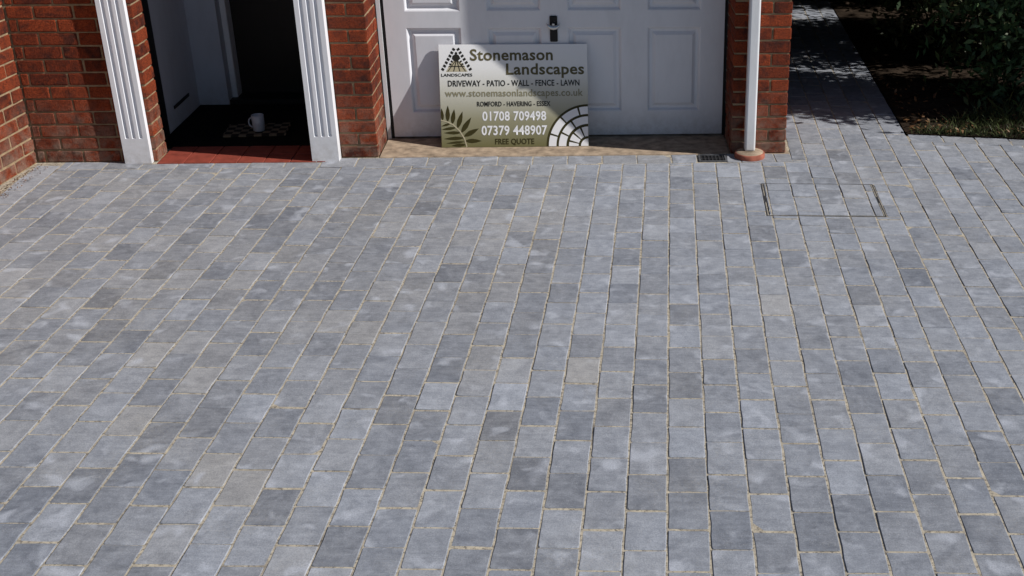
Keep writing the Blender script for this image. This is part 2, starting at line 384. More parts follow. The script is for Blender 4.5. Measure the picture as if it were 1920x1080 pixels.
def paver_geo(poly, rr):
    """rounded, slightly uneven stone: top cap, chamfer ring, side ring"""
    n0 = len(poly)
    # orientation ccw
    s = sum(poly[i][0]*poly[(i+1) % n0][1]-poly[(i+1) % n0][0]*poly[i][1] for i in range(n0))
    if s < 0: poly = poly[::-1]
    pts = []
    for i in range(n0):
        a, b = poly[i], poly[(i+1) % n0]; ln = math.hypot(b[0]-a[0], b[1]-a[1])
        if ln < 0.012: pts.append(a); continue
        # cut the corner and one or two mid points, pushed in or out a little
        c = min(0.0025+rr.random()*0.005, ln*0.25); c2 = min(0.0025+rr.random()*0.005, ln*0.25)
        nx, ny = (b[1]-a[1])/ln, -(b[0]-a[0])/ln
        ts = [c/ln] + ([0.35, 0.68] if ln > 0.15 else [0.5] if ln > 0.06 else []) + [1-c2/ln]
        for j, t in enumerate(ts):
            e = rr.uniform(-0.0030, 0.0008) if 0 < j < len(ts)-1 else rr.uniform(-0.0022, 0)
            pts.append((a[0]+(b[0]-a[0])*t+nx*e, a[1]+(b[1]-a[1])*t+ny*e))
    n = len(pts); cx = sum(p[0] for p in pts)/n; cy = sum(p[1] for p in pts)/n
    z = rr.uniform(-0.0013, 0.0013); tx, ty = rr.uniform(-0.011, 0.011), rr.uniform(-0.011, 0.011)
    vs, fs = [], []
    for (px, py) in pts:
        dx, dy = cx-px, cy-py; d = math.hypot(dx, dy) or 1
        ins = min(0.0030, d*0.3)
        vs.append((px+dx/d*ins, py+dy/d*ins, z+(px-cx)*tx+(py-cy)*ty))
    for (px, py) in pts: vs.append((px, py, z-0.0020+(px-cx)*tx+(py-cy)*ty))
    for (px, py) in pts: vs.append((px, py, -0.03))
    fs.append(tuple(range(n)))
    for i in range(n):
        j = (i+1) % n
        fs.append((n+i, n+j, j, i)); fs.append((2*n+i, 2*n+j, n+j, n+i))
    return vs, fs, (cx, cy)
def set_tone(me, tones):
    at = me.color_attributes.new('tone', 'FLOAT_COLOR', 'POINT')
    at.data.foreach_set('color', np.asarray(tones, dtype=np.float32).ravel())

drive = mesh_obj('driveway', [(-5.5, -2.2, -0.0023), (4.2, -2.2, -0.0023), (4.2, 6.84, -0.0023), (1.47, 7.26, -0.0023), (1.47, 12.8, -0.0023), (0.62, 12.8, -0.0023), (0.66, 6.9, -0.0023), (-5.5, 6.55, -0.0023)],
                 [(0, 1, 2, 3, 4, 5, 6, 7)], 'sand')
tag(drive, 'grey block paved driveway with sandy joints in front of the house', kind='structure')
def project(pt):
    v = Vector(pt)-CAM; zz = v.dot(fw)
    return 960+274.7+2265.95*v.dot(rt)/zz, 540-2265.95*v.dot(up)/zz, zz
scored = []
for ci, (poly, tn) in enumerate(cells):
    cx = sum(v[0] for v in poly)/len(poly); cy = sum(v[1] for v in poly)/len(poly)
    px, py, zz = project((cx, cy, 0)); vis = zz > 0.5 and -20 < px < 1940 and 190 < py < 1110
    scored.append(((area(poly)/zz**3 if vis else -1), ci))
scored.sort(reverse=True); chosen = {ci for s_, ci in scored[:300] if s_ > 0}
sv, sf, st = [], [], []
prr = random.Random(3)
for ci, (poly, tn) in enumerate(cells):
    vs, fs, (cx, cy) = paver_geo(poly, prr)
    if ci in chosen:
        o = mesh_obj('paver', [(a-cx, b-cy, c) for a, b, c in vs], fs, 'paver', drive)
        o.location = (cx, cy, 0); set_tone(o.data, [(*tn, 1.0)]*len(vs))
    else:
        b0 = len(sv); sv += vs; sf += [tuple(b0+i for i in f) for f in fs]; st += [(*tn, 1.0)]*len(vs)
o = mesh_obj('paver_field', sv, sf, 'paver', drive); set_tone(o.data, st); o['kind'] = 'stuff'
o['label'] = 'smaller looking grey setts toward the edges of the driveway'

# ================================================================== HOUSE
house = tag(empty('house', H(0, 0, 0), HA), 'red brick house front with white porch pilasters and a white garage door', 'house')
CH = 0.0755                                  # course height
brick_cache = {}
def brick_mesh(sx, sy, sz):
    key = (round(sx, 3), round(sy, 3), round(sz, 3), rnd.randrange(3))
    if key in brick_cache: return brick_cache[key]
    bm = bmesh.new(); add_box(bm, (0, 0, 0), key[:3], 0.0045)
    for v in bm.verts: v.co += Vector((rnd.uniform(-1, 1), rnd.uniform(-1, 1), rnd.uniform(-1, 1)))*0.0013
    bmesh.ops.recalc_face_normals(bm, faces=bm.faces)
    me = bpy.data.meshes.new('brick'); bm.to_mesh(me); bm.free(); me.materials.append(M['brick'])
    brick_cache[key] = me; return me
def add_brick(parent, lo, hi):
    me = brick_mesh(hi[0]-lo[0], hi[1]-lo[1], hi[2]-lo[2])
    o = bpy.data.objects.new('brick', me); COL.objects.link(o); o.parent = parent
    o.location = (lo[0]+rnd.uniform(-.0012, .0012), lo[1]+rnd.uniform(-.0015, .0015), lo[2]+rnd.uniform(-.001, .001))
J = 0.010; NC = 13; TOPZ = 2.1
def rects_course(rects, parent, c):
    z0 = c*CH+J*0.6-0.004; z1 = (c+1)*CH-J*0.4-0.004
    for (u0, u1, d0, d1) in rects: add_brick(parent, (u0, d0, z0), (u1, d1, z1))
def core(name, u0, u1, d0, d1, label, rec=0.006):
    bm = bmesh.new()
    add_box(bm, (u0+rec, d0+rec, -0.05), (u1-rec, d1-rec, NC*CH+0.002))
    o = bm_obj(name, bm, 'mortar', house); o['label'] = label
    # plain brickwork above the courses that the view reaches
    box('upper_brickwork', (u0, d0, NC*CH+0.002), (u1, d1, TOPZ), 'bricktex', house)
    return o
SB, HB, BD = 0.215, 0.1025, 0.1025
# right pier beside the passage (u 2.07..2.40)
pr = core('garage_pier', 2.07, 2.3985, 0, 0.335, 'red brick pier between the garage door and the side passage')
pl = core('garage_pier', -0.3325, -0.004, 0, 0.335, 'red brick pier between the porch and the garage door')
for (par, ub) in ((pr, 2.07), (pl, -0.3325)):
    for c in range(NC):
        fr = [(0, SB), (SB+J, SB+J+HB)] if c % 2 else [(0, HB), (HB+J, HB+J+SB)]
        rs = [(ub+a, ub+b, 0, BD) for a, b in fr]
        if par is pl:            # the reveal beside the garage door shows two more bricks a course
            if c % 2: rs[-1] = (ub+SB+J, ub+SB+J+HB, 0, SB); rs.append((ub+SB+J, ub+SB+J+HB, SB+J, 0.333))
            else: rs += [(ub+SB+J, ub+SB+J+HB, BD+J, BD+J+SB)]
        else:
            if c % 2: rs += [(ub, ub+HB, BD+J, BD+J+SB)]
            else: rs[0] = (ub, ub+HB, 0, SB); rs.append((ub, ub+HB, SB+J, 0.333))
        rects_course(rs, par, c)
# brick jamb and wall left of the porch
pw = core('porch_wall', -1.99, -1.266, -0.03, 0.135, 'dark red brick wall between the side wall and the porch')
for c in range(NC):
    us = []; a = -1.266
    first = True
    while a > -1.945:
        ln = (SB-0.012) if not first or c % 2 == 0 else HB
        first = False
        b = max(a-ln, -1.945); us.append((b, a)); a = b-J
        if a < -1.94: break
    rs = [(b, a_, -0.03, 0.0725) for b, a_ in us if a_-b > 0.02]
    if c % 2: rs[0] = (rs[0][0], rs[0][1], -0.03, 0.133)
    else: rs.append((-1.266-HB, -1.266, 0.0725+J, 0.133))
    rects_course(rs, pw, c)
# side wall projecting towards the viewer
swr = core('side_wall', -3.0, -1.95, -2.6, -0.03, 'sunlit orange brick side wall at the end of the driveway', 0.006)
def side_wall_rebuild():
    o = swr; me = o.data
    # the wall stands a little out of square with the house: give it its own turn about the inner corner
    for ob in [o]+[x for x in house.children if x.name.startswith('upper_brickwork')][-1:]:
        for v in ob.data.vertices: v.co -= Vector((-1.95, -0.03, 0))
        ob.location = (-1.95, -0.03, 0); ob.rotation_euler = (0, 0, -math.radians(6.8))
side_wall_rebuild()
for c in range(NC):
    y = -0.001 - (0 if c % 2 else 0.0)
    first = True
    while y > -1.25:
        ln = HB if (first and c % 2) else SB-0.01
        first = False
        add_brick(swr, (-BD, y-ln, c*CH+J*0.6-0.004), (0.0, y, (c+1)*CH-J*0.4-0.004)); y -= ln+J
# upper storey and roof
bm = bmesh.new(); add_box(bm, (-1.95, -0.028, TOPZ+0.003), (2.3985, 0.30, 5.0)); bm_obj('upper_wall', bm, 'bricktex', house)
bm = bmesh.new(); add_box(bm, (2.15, 0.345, -0.05), (2.396, 6.0, 5.0)); bm_obj('flank_wall', bm, 'bricktex', house)
bm = bmesh.new(); rv = [bm.verts.new(v) for v in [(-3.2, -0.3, 5.003), (2.6, -0.3, 5.003), (2.6, 6.2, 5.003), (-3.2, 6.2, 5.003), (-3.2, 2.9, 7.4), (2.6, 2.9, 7.4)]]
for f in ((0, 1, 2, 3), (0, 1, 5, 4), (2, 3, 4, 5), (0, 4, 3), (1, 2, 5)): bm.faces.new([rv[i] for i in f])
bm_obj('roof', bm, 'roof', house)
box('garage_ceiling', (-0.3, 0.36, 2.15), (2.14, 3.0, 2.25), 'plaster', house)
# --- fluted pilasters
def pilaster(uc, w):
    d0, d1 = -0.07, -0.005 if uc > -1 else -0.032
    # front profile with three flutes, lofted upward; the flutes stop in rounded ends above a plain foot
    fl = 3; fwid = w*0.145; gapw = w*0.115
    xs = []
    tot = fl*fwid+(fl-1)*gapw; st = -tot/2
    N = 6
    for k in range(fl):
        a = st+k*(fwid+gapw)
        for j in range(N+1):
            t = j/N; xs.append((a+fwid*t, math.sin(math.pi*t)**0.55*0.013 if 0 < t < 1 else 0.0, k, t))
    cols = [(-w/2, 0, -1, 0)] + xs + [(w/2, 0, -1, 0)]
    zs = [0.0, 0.150] + [0.150+fwid/2*(1-math.cos(math.pi/2*q/4)) for q in range(1, 5)] + [2.05]
    vs, fs = [], []
    R_ = fwid/2
    for z in zs:
        for (x_, dep, k, t) in cols:
            dd = 0.0
            if k >= 0 and z >= 0.150:
                xx = abs(t-0.5)*2; hh = min(1.0, (z-0.150)/R_)
                prof = max(0.0, 1-xx*xx); cap = math.sqrt(max(0.0, 1-(1-hh)**2))
                lim = 1.0 if xx < cap else 0.0
                dd = dep*min(1.0, cap)*lim
            vs.append((x_, d0+dd, z))
    nc = len(cols)
    for r in range(len(zs)-1):
        for c in range(nc-1): fs.append((r*nc+c, r*nc+c+1, (r+1)*nc+c+1, (r+1)*nc+c))
    b0 = len(vs)
    for z in (0.0, 2.05): vs += [(-w/2, d1, z), (w/2, d1, z)]
    top = (len(zs)-1)*nc
    fs += [(0, top, b0+2, b0), (nc-1, b0+1, b0+3, top+nc-1), (b0, b0+1, b0+3, b0+2)]
    o = mesh_obj('pilaster', vs, fs, 'pilaster', house); o.location = (uc, 0, 0)
    return o
pa = pilaster(-1.3665, 0.150); pa['label'] = 'white fluted pilaster against the dark brick wall left of the porch'
pb = pilaster(-0.2985, 0.154); pb['label'] = 'white fluted pilaster between the porch and the garage'
# --- porch interior
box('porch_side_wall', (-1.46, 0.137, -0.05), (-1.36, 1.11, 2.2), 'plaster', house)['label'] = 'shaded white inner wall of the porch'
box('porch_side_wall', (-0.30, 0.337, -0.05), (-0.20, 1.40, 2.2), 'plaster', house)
box('black_plate', (-1.3598, 0.150, -0.01), (-1.350, 0.46, 2.2), 'black', house)['label'] = 'black upright strip on the porch wall beside the opening'  # thin black plate over the front end of the porch wall
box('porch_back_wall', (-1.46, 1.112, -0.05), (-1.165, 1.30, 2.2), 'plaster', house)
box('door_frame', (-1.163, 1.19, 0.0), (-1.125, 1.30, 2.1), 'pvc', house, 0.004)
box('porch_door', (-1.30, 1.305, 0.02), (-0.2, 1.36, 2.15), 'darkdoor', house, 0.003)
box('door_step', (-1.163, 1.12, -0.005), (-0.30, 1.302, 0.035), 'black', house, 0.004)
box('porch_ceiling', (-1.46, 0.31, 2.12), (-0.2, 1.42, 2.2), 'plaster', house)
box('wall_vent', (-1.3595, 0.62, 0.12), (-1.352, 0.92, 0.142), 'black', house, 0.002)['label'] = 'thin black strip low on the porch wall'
pf = box('porch_floor', (-1.36, -0.074, -0.05), (-0.30, 1.115, -0.012), 'cement', house); pf['label'] = 'red quarry tiled porch floor'
TS = 0.152
box('floor_shade', (-1.355, -0.072+2*TS, -0.012), (-0.302, 1.112, 0.006), 'porch_shade', pf)['label'] = 'black sheet standing in for the shade on the inner porch floor'  # near-black sheet painted in for the shade inside the porch
for a in range(7):
    for b in range(2):
        u0 = -1.262+a*TS; d_ = -0.072+b*TS
        u1 = min(u0+TS-0.005, -0.302); d1_ = d_+TS-0.005
        if u1-u0 < 0.03: continue
        if a == 0 and b < 2: pass
        o = box('tile', (0, 0, -0.012), (u1-u0, d1_-d_, 0.004+rnd.uniform(-.0006, .0006)), 'tile', pf, 0.002); o.location = (u0, d_, 0)
# --- garage sill and door
sill = box('garage_sill', (-0.002, -0.005, -0.06), (2.066, 0.42, 0.003), 'cement', house, 0.003)
sill['label'] = 'tan concrete sill under the garage door'
plinth = box('pier_footing', (2.068, -0.006, -0.06), (2.42, 0.30, -0.001), 'cement', house)
gd = tag(empty('garage_door', (0, 0, 0)), 'white panelled up and over garage door'); gd.parent = house
GD = 0.345; gx0, gx1, gz0, gz1 = 0.040, 2.050, 0.016, 2.10
PU = [0.160+0.4755*k for k in range(4)]; PWD = 0.322; PZ = [0.165, 0.780, 1.395]; PH = 0.518
us = sorted([gx0, gx1]+[v for p in PU for v in (p, p+PWD)]); zs = sorted([gz0, gz1]+[v for p in PZ for v in (p, p+PH)])
vs = [(a, 0, c) for c in zs for a in us]; nU = len(us); fs = []
for r in range(len(zs)-1):
    for c in range(nU-1):
        if c % 2 == 1 and r % 2 == 1: continue
        fs.append((r*nU+c, r*nU+c+1, (r+1)*nU+c+1, (r+1)*nU+c))
b0 = len(vs); vs += [(gx0, 0.03, gz0), (gx1, 0.03, gz0), (gx1, 0.03, gz1), (gx0, 0.03, gz1)]
tl = (len(zs)-1)*nU
fs += [(b0, b0+1, nU-1, 0), (b0+1, b0+2, tl+nU-1, nU-1), (b0+3, b0, 0, tl), (b0+2, b0+3, tl, tl+nU-1), (b0+3, b0+2, b0+1, b0)]
o = mesh_obj('door_leaf', vs, fs, 'door', gd); o.location = (0, GD, 0)
def panel_mesh():
    rings = [(0, 0.0), (0.006, 0.003), (0.016, 0.019), (0.030, 0.019), (0.046, 0.007), (0.050, 0.0045)]
    vs, fs = [], []
    for ins, dep in rings: vs += [(ins, dep, ins), (PWD-ins, dep, ins), (PWD-ins, dep, PH-ins), (ins, dep, PH-ins)]
    for r in range(len(rings)-1):
        for k in range(4):
            j = (k+1) % 4; fs.append((r*4+k, r*4+j, (r+1)*4+j, (r+1)*4+k))
    e = (len(rings)-1)*4; fs.append((e, e+1, e+2, e+3))
    me = bpy.data.meshes.new('panel'); me.from_pydata(vs, [], fs); me.materials.append(M['door']); return me
pm = panel_mesh()
for z in PZ:
    for p in PU:
        o = bpy.data.objects.new('panel', pm); COL.objects.link(o); o.parent = gd; o.location = (p, GD, z)
# dark timber frame behind the door edges
for nm, lo, hi in (('frame_post', (0.020, GD+0.012, 0.0), (0.036, GD+0.08, 2.14)), ('frame_post', (2.054, GD+0.012, 0.0), (2.068, GD+0.08, 2.14)), ('frame_head', (0.036, GD+0.012, 2.103), (2.054, GD+0.08, 2.14))):
    box(nm, lo, hi, 'black', gd)
box('frame_lining', (-0.003, GD-0.006, 0.0), (0.0195, GD+0.06, 2.14), 'pvc', gd)['label'] = 'white lining strip beside the door'
# T handle with its black backplate
hb = bmesh.new(); add_box(hb, (1.008, GD-0.010, 0.598), (1.053, GD-0.001, 0.752), 0.006, 2)
hd = bm_obj('handle', hb, 'black', gd); hd['label'] = 'black lock plate with a curved silver handle'
vs, fs = [], []
segs = 14
hv = bmesh.new()
prev = None
for k in range(segs+1):
    t = -1+2*k/segs; x_ = 1.030+0.040*t; zc = 0.716-0.030*math.sqrt(max(0, 1-t*t*0.92)); rad = 0.006+0.008*math.sqrt(max(0, 1-t*t))
    ring = [hv.verts.new((x_, GD-0.030+rad*0.8*math.cos(a), zc+rad*math.sin(a))) for a in [2*math.pi*q/10 for q in range(10)]]
    if prev:
        for q in range(10): hv.faces.new((prev[q], prev[(q+1) % 10], ring[(q+1) % 10], ring[q]))
    else: hv.faces.new(ring)
    prev = ring
hv.faces.new(prev)
bm_obj('handle_grip', hv, 'chrome', hd, True)
box('handle_stem', (1.022, GD-0.028, 0.695), (1.038, GD-0.009, 0.711), 'chrome', hd, 0.002)
# --- downpipe
dp = bmesh.new(); add_box(dp, (2.146, -0.074, 0.036), (2.208, -0.012, 5.0), 0.011, 3)
dpo = bm_obj('downpipe', dp, 'pvc', house); dpo['label'] = 'square white plastic downpipe on the brick pier'
for z in (1.35,):
    box('bracket', (2.128, -0.079, z), (2.226, -0.001, z+0.03), 'pvc', dpo, 0.003)

# ================================================================== THINGS AT THE HOUSE FOOT
g = tag(empty('drain_gully', H(2.177, -0.062, 0), HA), 'round terracotta gully collar with cement top at the foot of the white downpipe', 'drain')
lathe('collar', [(0.045, -0.02), (0.087, -0.02), (0.090, 0.0), (0.089, 0.026), (0.084, 0.031), (0.070, 0.032), (0.045, 0.032)], 'terracotta', g, 40)
lathe('mortar_bed', [(0.082, 0.0305), (0.070, 0.036), (0.050, 0.0375), (0.0, 0.0375)], 'cement', g, 32)
g = tag(empty('drain_grate', H(1.955, -0.084, 0), HA), 'small black iron drain grate set in the paving below the garage door', 'drain grate')
bm = bmesh.new()
for lo, hi in (((-0.083, -0.062, -0.02), (0.083, -0.050, 0.005)), ((-0.083, 0.050, -0.02), (0.083, 0.062, 0.005)), ((-0.083, -0.0499, -0.02), (-0.071, 0.0499, 0.005)), ((0.071, -0.0499, -0.02), (0.083, 0.0499, 0.005))): add_box(bm, lo, hi, 0.001)
bm_obj('frame', bm, 'galv', g)
for k in range(7):
    a = -0.0705+k*0.0215
    bm = bmesh.new(); add_box(bm, (a, -0.0495, -0.02), (a+0.007, 0.0495, 0.003), 0.001); bm_obj('slat', bm, 'iron', g)
bm = bmesh.new(); add_box(bm, (-0.0705, -0.005, -0.018), (0.0705, 0.005, 0.0015)); bm_obj('crossbar', bm, 'iron', g)
bm = bmesh.new(); add_box(bm, (-0.0705, -0.0495, -0.085), (0.0705, 0.0495, -0.0015)); bm_obj('pit_shade', bm, 'black', g)  # solid black block stands in for the shade down the drain
# recessed manhole cover filled with setts
mh = tag(empty('manhole_cover', ((TR[0]+TR[1])/2, (TR[2]+TR[3])/2, 0)), 'recessed rectangular manhole cover filled with grey setts inside a thin dark frame', 'manhole cover')
mw, ml = (TR[1]-TR[0])/2, (TR[3]-TR[2])/2
def bar(name, x0, x1, y0, y1, z1, mat): return box(name, (x0, y0, -0.03), (x1, y1, z1), mat, mh)
for lo, hi in (((-mw, -ml), (mw, -ml+0.0042)), ((-mw, ml-0.0042), (mw, ml)), ((-mw, -ml+0.0044), (-mw+0.0045, ml-0.0044)), ((mw-0.0045, -ml+0.0044), (mw, ml-0.0044))):
    bar('frame', lo[0], hi[0], lo[1], hi[1], 0.0008, 'galv')
bar('tray', -mw+0.0047, mw-0.0047, -ml+0.0046, ml-0.0046, -0.0010, 'sand')
for s_ in (-1, 1):
    x_ = s_*(mw-0.0125)
    box('tray_rim', (x_-0.0012, -ml+0.016, -0.03), (x_+0.0012, ml-0.016, 0.0008), 'galv', mh)
    box('lifting_slot', (x_+(0.002 if s_ > 0 else -0.010), -0.045, -0.03), (x_+(0.009 if s_ > 0 else -0.002), 0.045, 0.0016), 'iron', mh, 0.0015)
for poly, tn in tray:
    vs, fs, (cx, cy) = paver_geo(poly, prr)
    o = mesh_obj('paver', [(a-cx, b-cy, c) for a, b, c in vs], fs, 'paver', mh)
    o.location = (cx-mh.location.x, cy-mh.location.y, 0.0022); set_tone(o.data, [(*tn, 1.0)]*len(vs))
# doormat and mug in the porch
dm = bmesh.new(); add_box(dm, (-0.19, -0.125, 0.0), (0.19, 0.125, 0.012), 0.004, 2)
dmo = bm_obj('doormat', dm, 'mat'); dmo.location = H(-0.835, 0.52, 0.0068); dmo.rotation_euler = (0, 0, HA+math.radians(4))
tag(dmo, 'chequered tan and black doormat on the porch floor', 'doormat')
mg = tag(empty('mug', H(-0.815, 0.49, 0.019), HA+math.radians(170)), 'white mug standing on the porch doormat', 'mug')
lathe('body', [(0.0, 0.0), (0.032, 0.0), (0.036, 0.004), (0.0385, 0.098), (0.0365, 0.100), (0.034, 0.096), (0.032, 0.010), (0.0, 0.008)], 'ceramic', mg, 28)
hv = bmesh.new(); prev = None
for k in range(13):
    t = -math.pi/2+math.pi*k/12; c = Vector((0.036+0.026*math.cos(t), 0, 0.05+0.030*math.sin(t)))
    nrm = Vector((math.cos(t), 0, math.sin(t)))
    ring = [hv.verts.new(c+nrm*0.0045*math.cos(a)+Vector((0, 0.006*math.sin(a), 0))) for a in [2*math.pi*q/8 for q in range(8)]]
    if prev:
        for q in range(8): hv.faces.new((prev[q], prev[(q+1) % 8], ring[(q+1) % 8], ring[q]))
    prev = ring
bm_obj('handle', hv, 'ceramic', mg, True)

# ================================================================== SIGN BOARD
SW_, SH_ = 0.882, 0.607
SB_D, ST_D = 0.158, GD-0.016
lean = math.atan2(ST_D-SB_D, 0.585)
sign = tag(empty('sign_board', H(0.345, SB_D, 0.004), HA), 'printed white and olive advertising board leaning on the garage door', 'sign board')
sign.rotation_euler = Matrix.Rotation(HA, 3, 'Z').__matmul__(Matrix.Rotation(-lean, 3, 'X')).to_euler()
# local: x across, z up the board, -y towards the viewer
box('board', (0, 0, 0), (SW_, 0.009, SH_), 'signboard', sign, 0.001)
def sx(px): return (px-105)/978*SW_
def sz(py): return (978-py)/680*SH_
def flat(name, polys, mat, dy=0.0008, parent=sign):
    vs, fs = [], []
    for pl_ in polys:
        b0 = len(vs)
        s = sum(pl_[i][0]*pl_[(i+1) % len(pl_)][1]-pl_[(i+1) % len(pl_)][0]*pl_[i][1] for i in range(len(pl_)))
        if s < 0: pl_ = pl_[::-1]
        vs += [(a, -dy, b) for a, b in pl_]; fs.append(tuple(range(b0, b0+len(pl_))))
    return mesh_obj(name, vs, fs, mat, parent)
def lettering(txt, x0, x1, ytop, ybase, mat, bold=0.012, slab=0.0):
    cu = bpy.data.curves.new('lettering', 'FONT'); cu.body = txt; cu.size = 1.0; cu.offset = bold; cu.resolution_u = 3; cu.space_character = 1.04
    ob = bpy.data.objects.new('tmp', cu); COL.objects.link(ob); bpy.context.view_layer.update()
    me = bpy.data.meshes.new_from_object(ob); bpy.data.objects.remove(ob)
    co = np.empty(len(me.vertices)*3); me.vertices.foreach_get('co', co); co = co.reshape(-1, 3)
    X0, X1 = sx(x0), sx(x1); Z0, Z1 = sz(ybase), sz(ytop)
    caph = 0.73                              # cap height of the built-in face at size 1
    out = np.empty_like(co)
    out[:, 0] = X0+(co[:, 0]-co[:, 0].min())/(np.ptp(co[:, 0]))*(X1-X0)
    out[:, 2] = Z0+co[:, 1]/caph*(Z1-Z0); out[:, 1] = -0.0012
    me.vertices.foreach_set('co', out.ravel()); me.materials.clear(); me.materials.append(M[mat]); me.update()
    o = bpy.data.objects.new('lettering', me); COL.objects.link(o); o.parent = sign
    return o
lettering('Stonemason', 310, 855, 326, 402, 'ink_olive', 0.022)
lettering('Landscapes', 545, 1060, 421, 496, 'ink_olive', 0.022)
lettering('DRIVEWAY - PATIO - WALL - FENCE - LAWN', 160, 1028, 532, 572, 'ink_black', 0.02)
lettering('www.stonemasonlandscapes.co.uk', 138, 1050, 592, 640, 'ink_grey', 0.015)
lettering('ROMFORD - HAVERING - ESSEX', 347, 833, 673, 706, 'ink_black', 0.02)
lettering('01708 709498', 380, 803, 738, 800, 'ink_white', 0.022)
lettering('07379 448907', 372, 808, 833, 896, 'ink_white', 0.022)
lettering('FREE QUOTE', 460, 720, 921, 959, 'ink_fern', 0.02)
lettering('LANDSCAPES', 118, 322, 487, 507, 'ink_black', 0.02)
P = lambda a, b: (sx(a), sz(b))
# fan of paving, lower right
cx_, cy_ = 1081, 976
def arc_poly(r0_, r1_, a0, a1, n=8):
    pts = [(cx_-r1_*math.cos(a0+(a1-a0)*k/n), cy_-r1_*math.sin(a0+(a1-a0)*k/n)) for k in range(n+1)]
    if r0_ > 0: pts += [(cx_-r0_*math.cos(a1+(a0-a1)*k/n), cy_-r0_*math.sin(a1+(a0-a1)*k/n)) for k in range(n+1)]
    else: pts.append((cx_, cy_))
    return [P(*p) for p in pts]
flat('fan_ground', [arc_poly(0, 279, 0, math.pi/2, 24)], 'ink_fern', 0.0006)
R90 = math.pi/2
for r0_, r1_, cuts in ((214, 264, [0, .20, .52, .84, 1.0]), (148, 198, [0, .30, .62, 1.0]), (66, 130, [0, .17, .46, .75, 1.0]), (0, 50, [0, 1.0])):
    for a, b in zip(cuts[:-1], cuts[1:]):
        gp = 6.5/max(r1_, 60)
        flat('fan_stone', [arc_poly(r0_, r1_, a*R90+(gp if a > 0 else 0), b*R90-(gp if b < 1 else 0))], 'ink_white', 0.0011)
# fern frond, lower left
def leafp(bx, by, tx_, ty_, wd):
    dx, dy = tx_-bx, ty_-by; ln = math.hypot(dx, dy); nx, ny = -dy/ln, dx/ln
    pr_ = [(0, .12), (.2, .75), (.42, 1), (.68, .72), (.88, .28), (1, 0)]
    l_ = [(bx+dx*t+nx*wd*w_, by+dy*t+ny*wd*w_) for t, w_ in pr_]; r_ = [(bx+dx*t-nx*wd*w_, by+dy*t-ny*wd*w_) for t, w_ in pr_[:-1]]
    return [P(min(max(a, 107), 380), min(b, 976)) for a, b in l_+r_[::-1]]
rib = [(272, 976), (258, 920), (228, 868), (186, 826), (146, 806), (107, 796)]
frond = []
for (bx, by), (tx_, ty_), wd in [((262, 935), (372, 936), 15), ((255, 905), (355, 852), 17), ((238, 880), (306, 778), 17), ((213, 850), (250, 738), 16), ((180, 822), (196, 722), 15), ((150, 806), (154, 698), 15), ((118, 798), (112, 716), 11),
                                 ((266, 960), (170, 966), 11), ((255, 915), (120, 920), 12), ((236, 880), (122, 880), 11), ((205, 846), (108, 858), 10), ((170, 818), (107, 836), 8), ((255, 940), (135, 950), 8)]:
    frond.append(leafp(bx, by, tx_, ty_, wd))
for k in range(len(rib)-1):
    (a, b), (c, d) = rib[k], rib[k+1]; frond.append([P(a-3, b+3), P(c-3, d+3), P(c+3, d-3), P(a+3, b-3)])
for k, lf in enumerate(frond[:13]): flat('fern_leaf', [lf], 'ink_fern', 0.0006+0.00002*k)
flat('fern_stem', frond[13:], 'ink_tan', 0.0011)
# triangular emblem, upper left
flat('emblem_fan', [[P(150, 476), P(180, 425), P(205, 402), P(232, 402), P(262, 425), P(292, 476)]], 'ink_tan', 0.0005)
bl = []
for k in range(7):
    t0, t1 = k/7, (k+0.62)/7
    for s_ in (-1, 1):
        a = (220+s_*(12+88*t0), 322+152*t0); b = (220+s_*(12+88*t1), 322+152*t1)
        bl.append([P(a[0]-s_*9, a[1]+6), P(a[0]+s_*7, a[1]-5), P(b[0]+s_*7, b[1]-5), P(b[0]-s_*9, b[1]+6)])
for k in range(6):
    t0, t1 = (k+0.2)/7, (k+0.72)/7
    for s_ in (-1, 1):
        a = (220+s_*(-4+70*t0), 345+128*t0); b = (220+s_*(-4+70*t1), 345+128*t1)
        if a[1] > 425: continue
        bl.append([P(a[0]-s_*8, a[1]+5), P(a[0]+s_*5, a[1]-4), P(b[0]+s_*5, b[1]-4), P(b[0]-s_*8, b[1]+5)])
flat('emblem_block', bl, 'ink_black', 0.0009)
flat('emblem_disc', [[P(219+25*math.cos(2*math.pi*k/16), 384+23*math.sin(2*math.pi*k/16)) for k in range(16)]], 'ink_black', 0.0013)
flat('emblem_ray', [[P(219+8*c0, 404), P(219+8*c0+6, 404), P(221+c0*58+3, 474), P(221+c0*58-3, 474)] for c0 in (-1, -.35, .35, 1)]+[[P(170, 438), P(272, 438), P(276, 444), P(166, 444)]], 'ink_black', 0.0010)

# ================================================================== PLANTING
bed = mesh_obj('planting_bed', [], [], 'soil'); bpy.data.meshes.remove(bed.data)
NX, NY = 36, 48
vs = []
for j in range(NY+1):
    for i in range(NX+1):
        X = 1.483+i*(5.0/NX); yl = 7.292+0.12*(1.48-min(X, 4.0)); Y = yl+(12.8-yl)*j/NY
        vs.append((X, Y, 0.004+(0.03*rnd.random() if 0 < i and j > 0 else 0)))
fs = [(j*(NX+1)+i, j*(NX+1)+i+1, (j+1)*(NX+1)+i+1, (j+1)*(NX+1)+i) for j in range(NY) for i in range(NX)]
bed = tag(mesh_obj('planting_bed', vs, fs, 'soil'), 'dark soil bed beside the side passage', kind='structure')

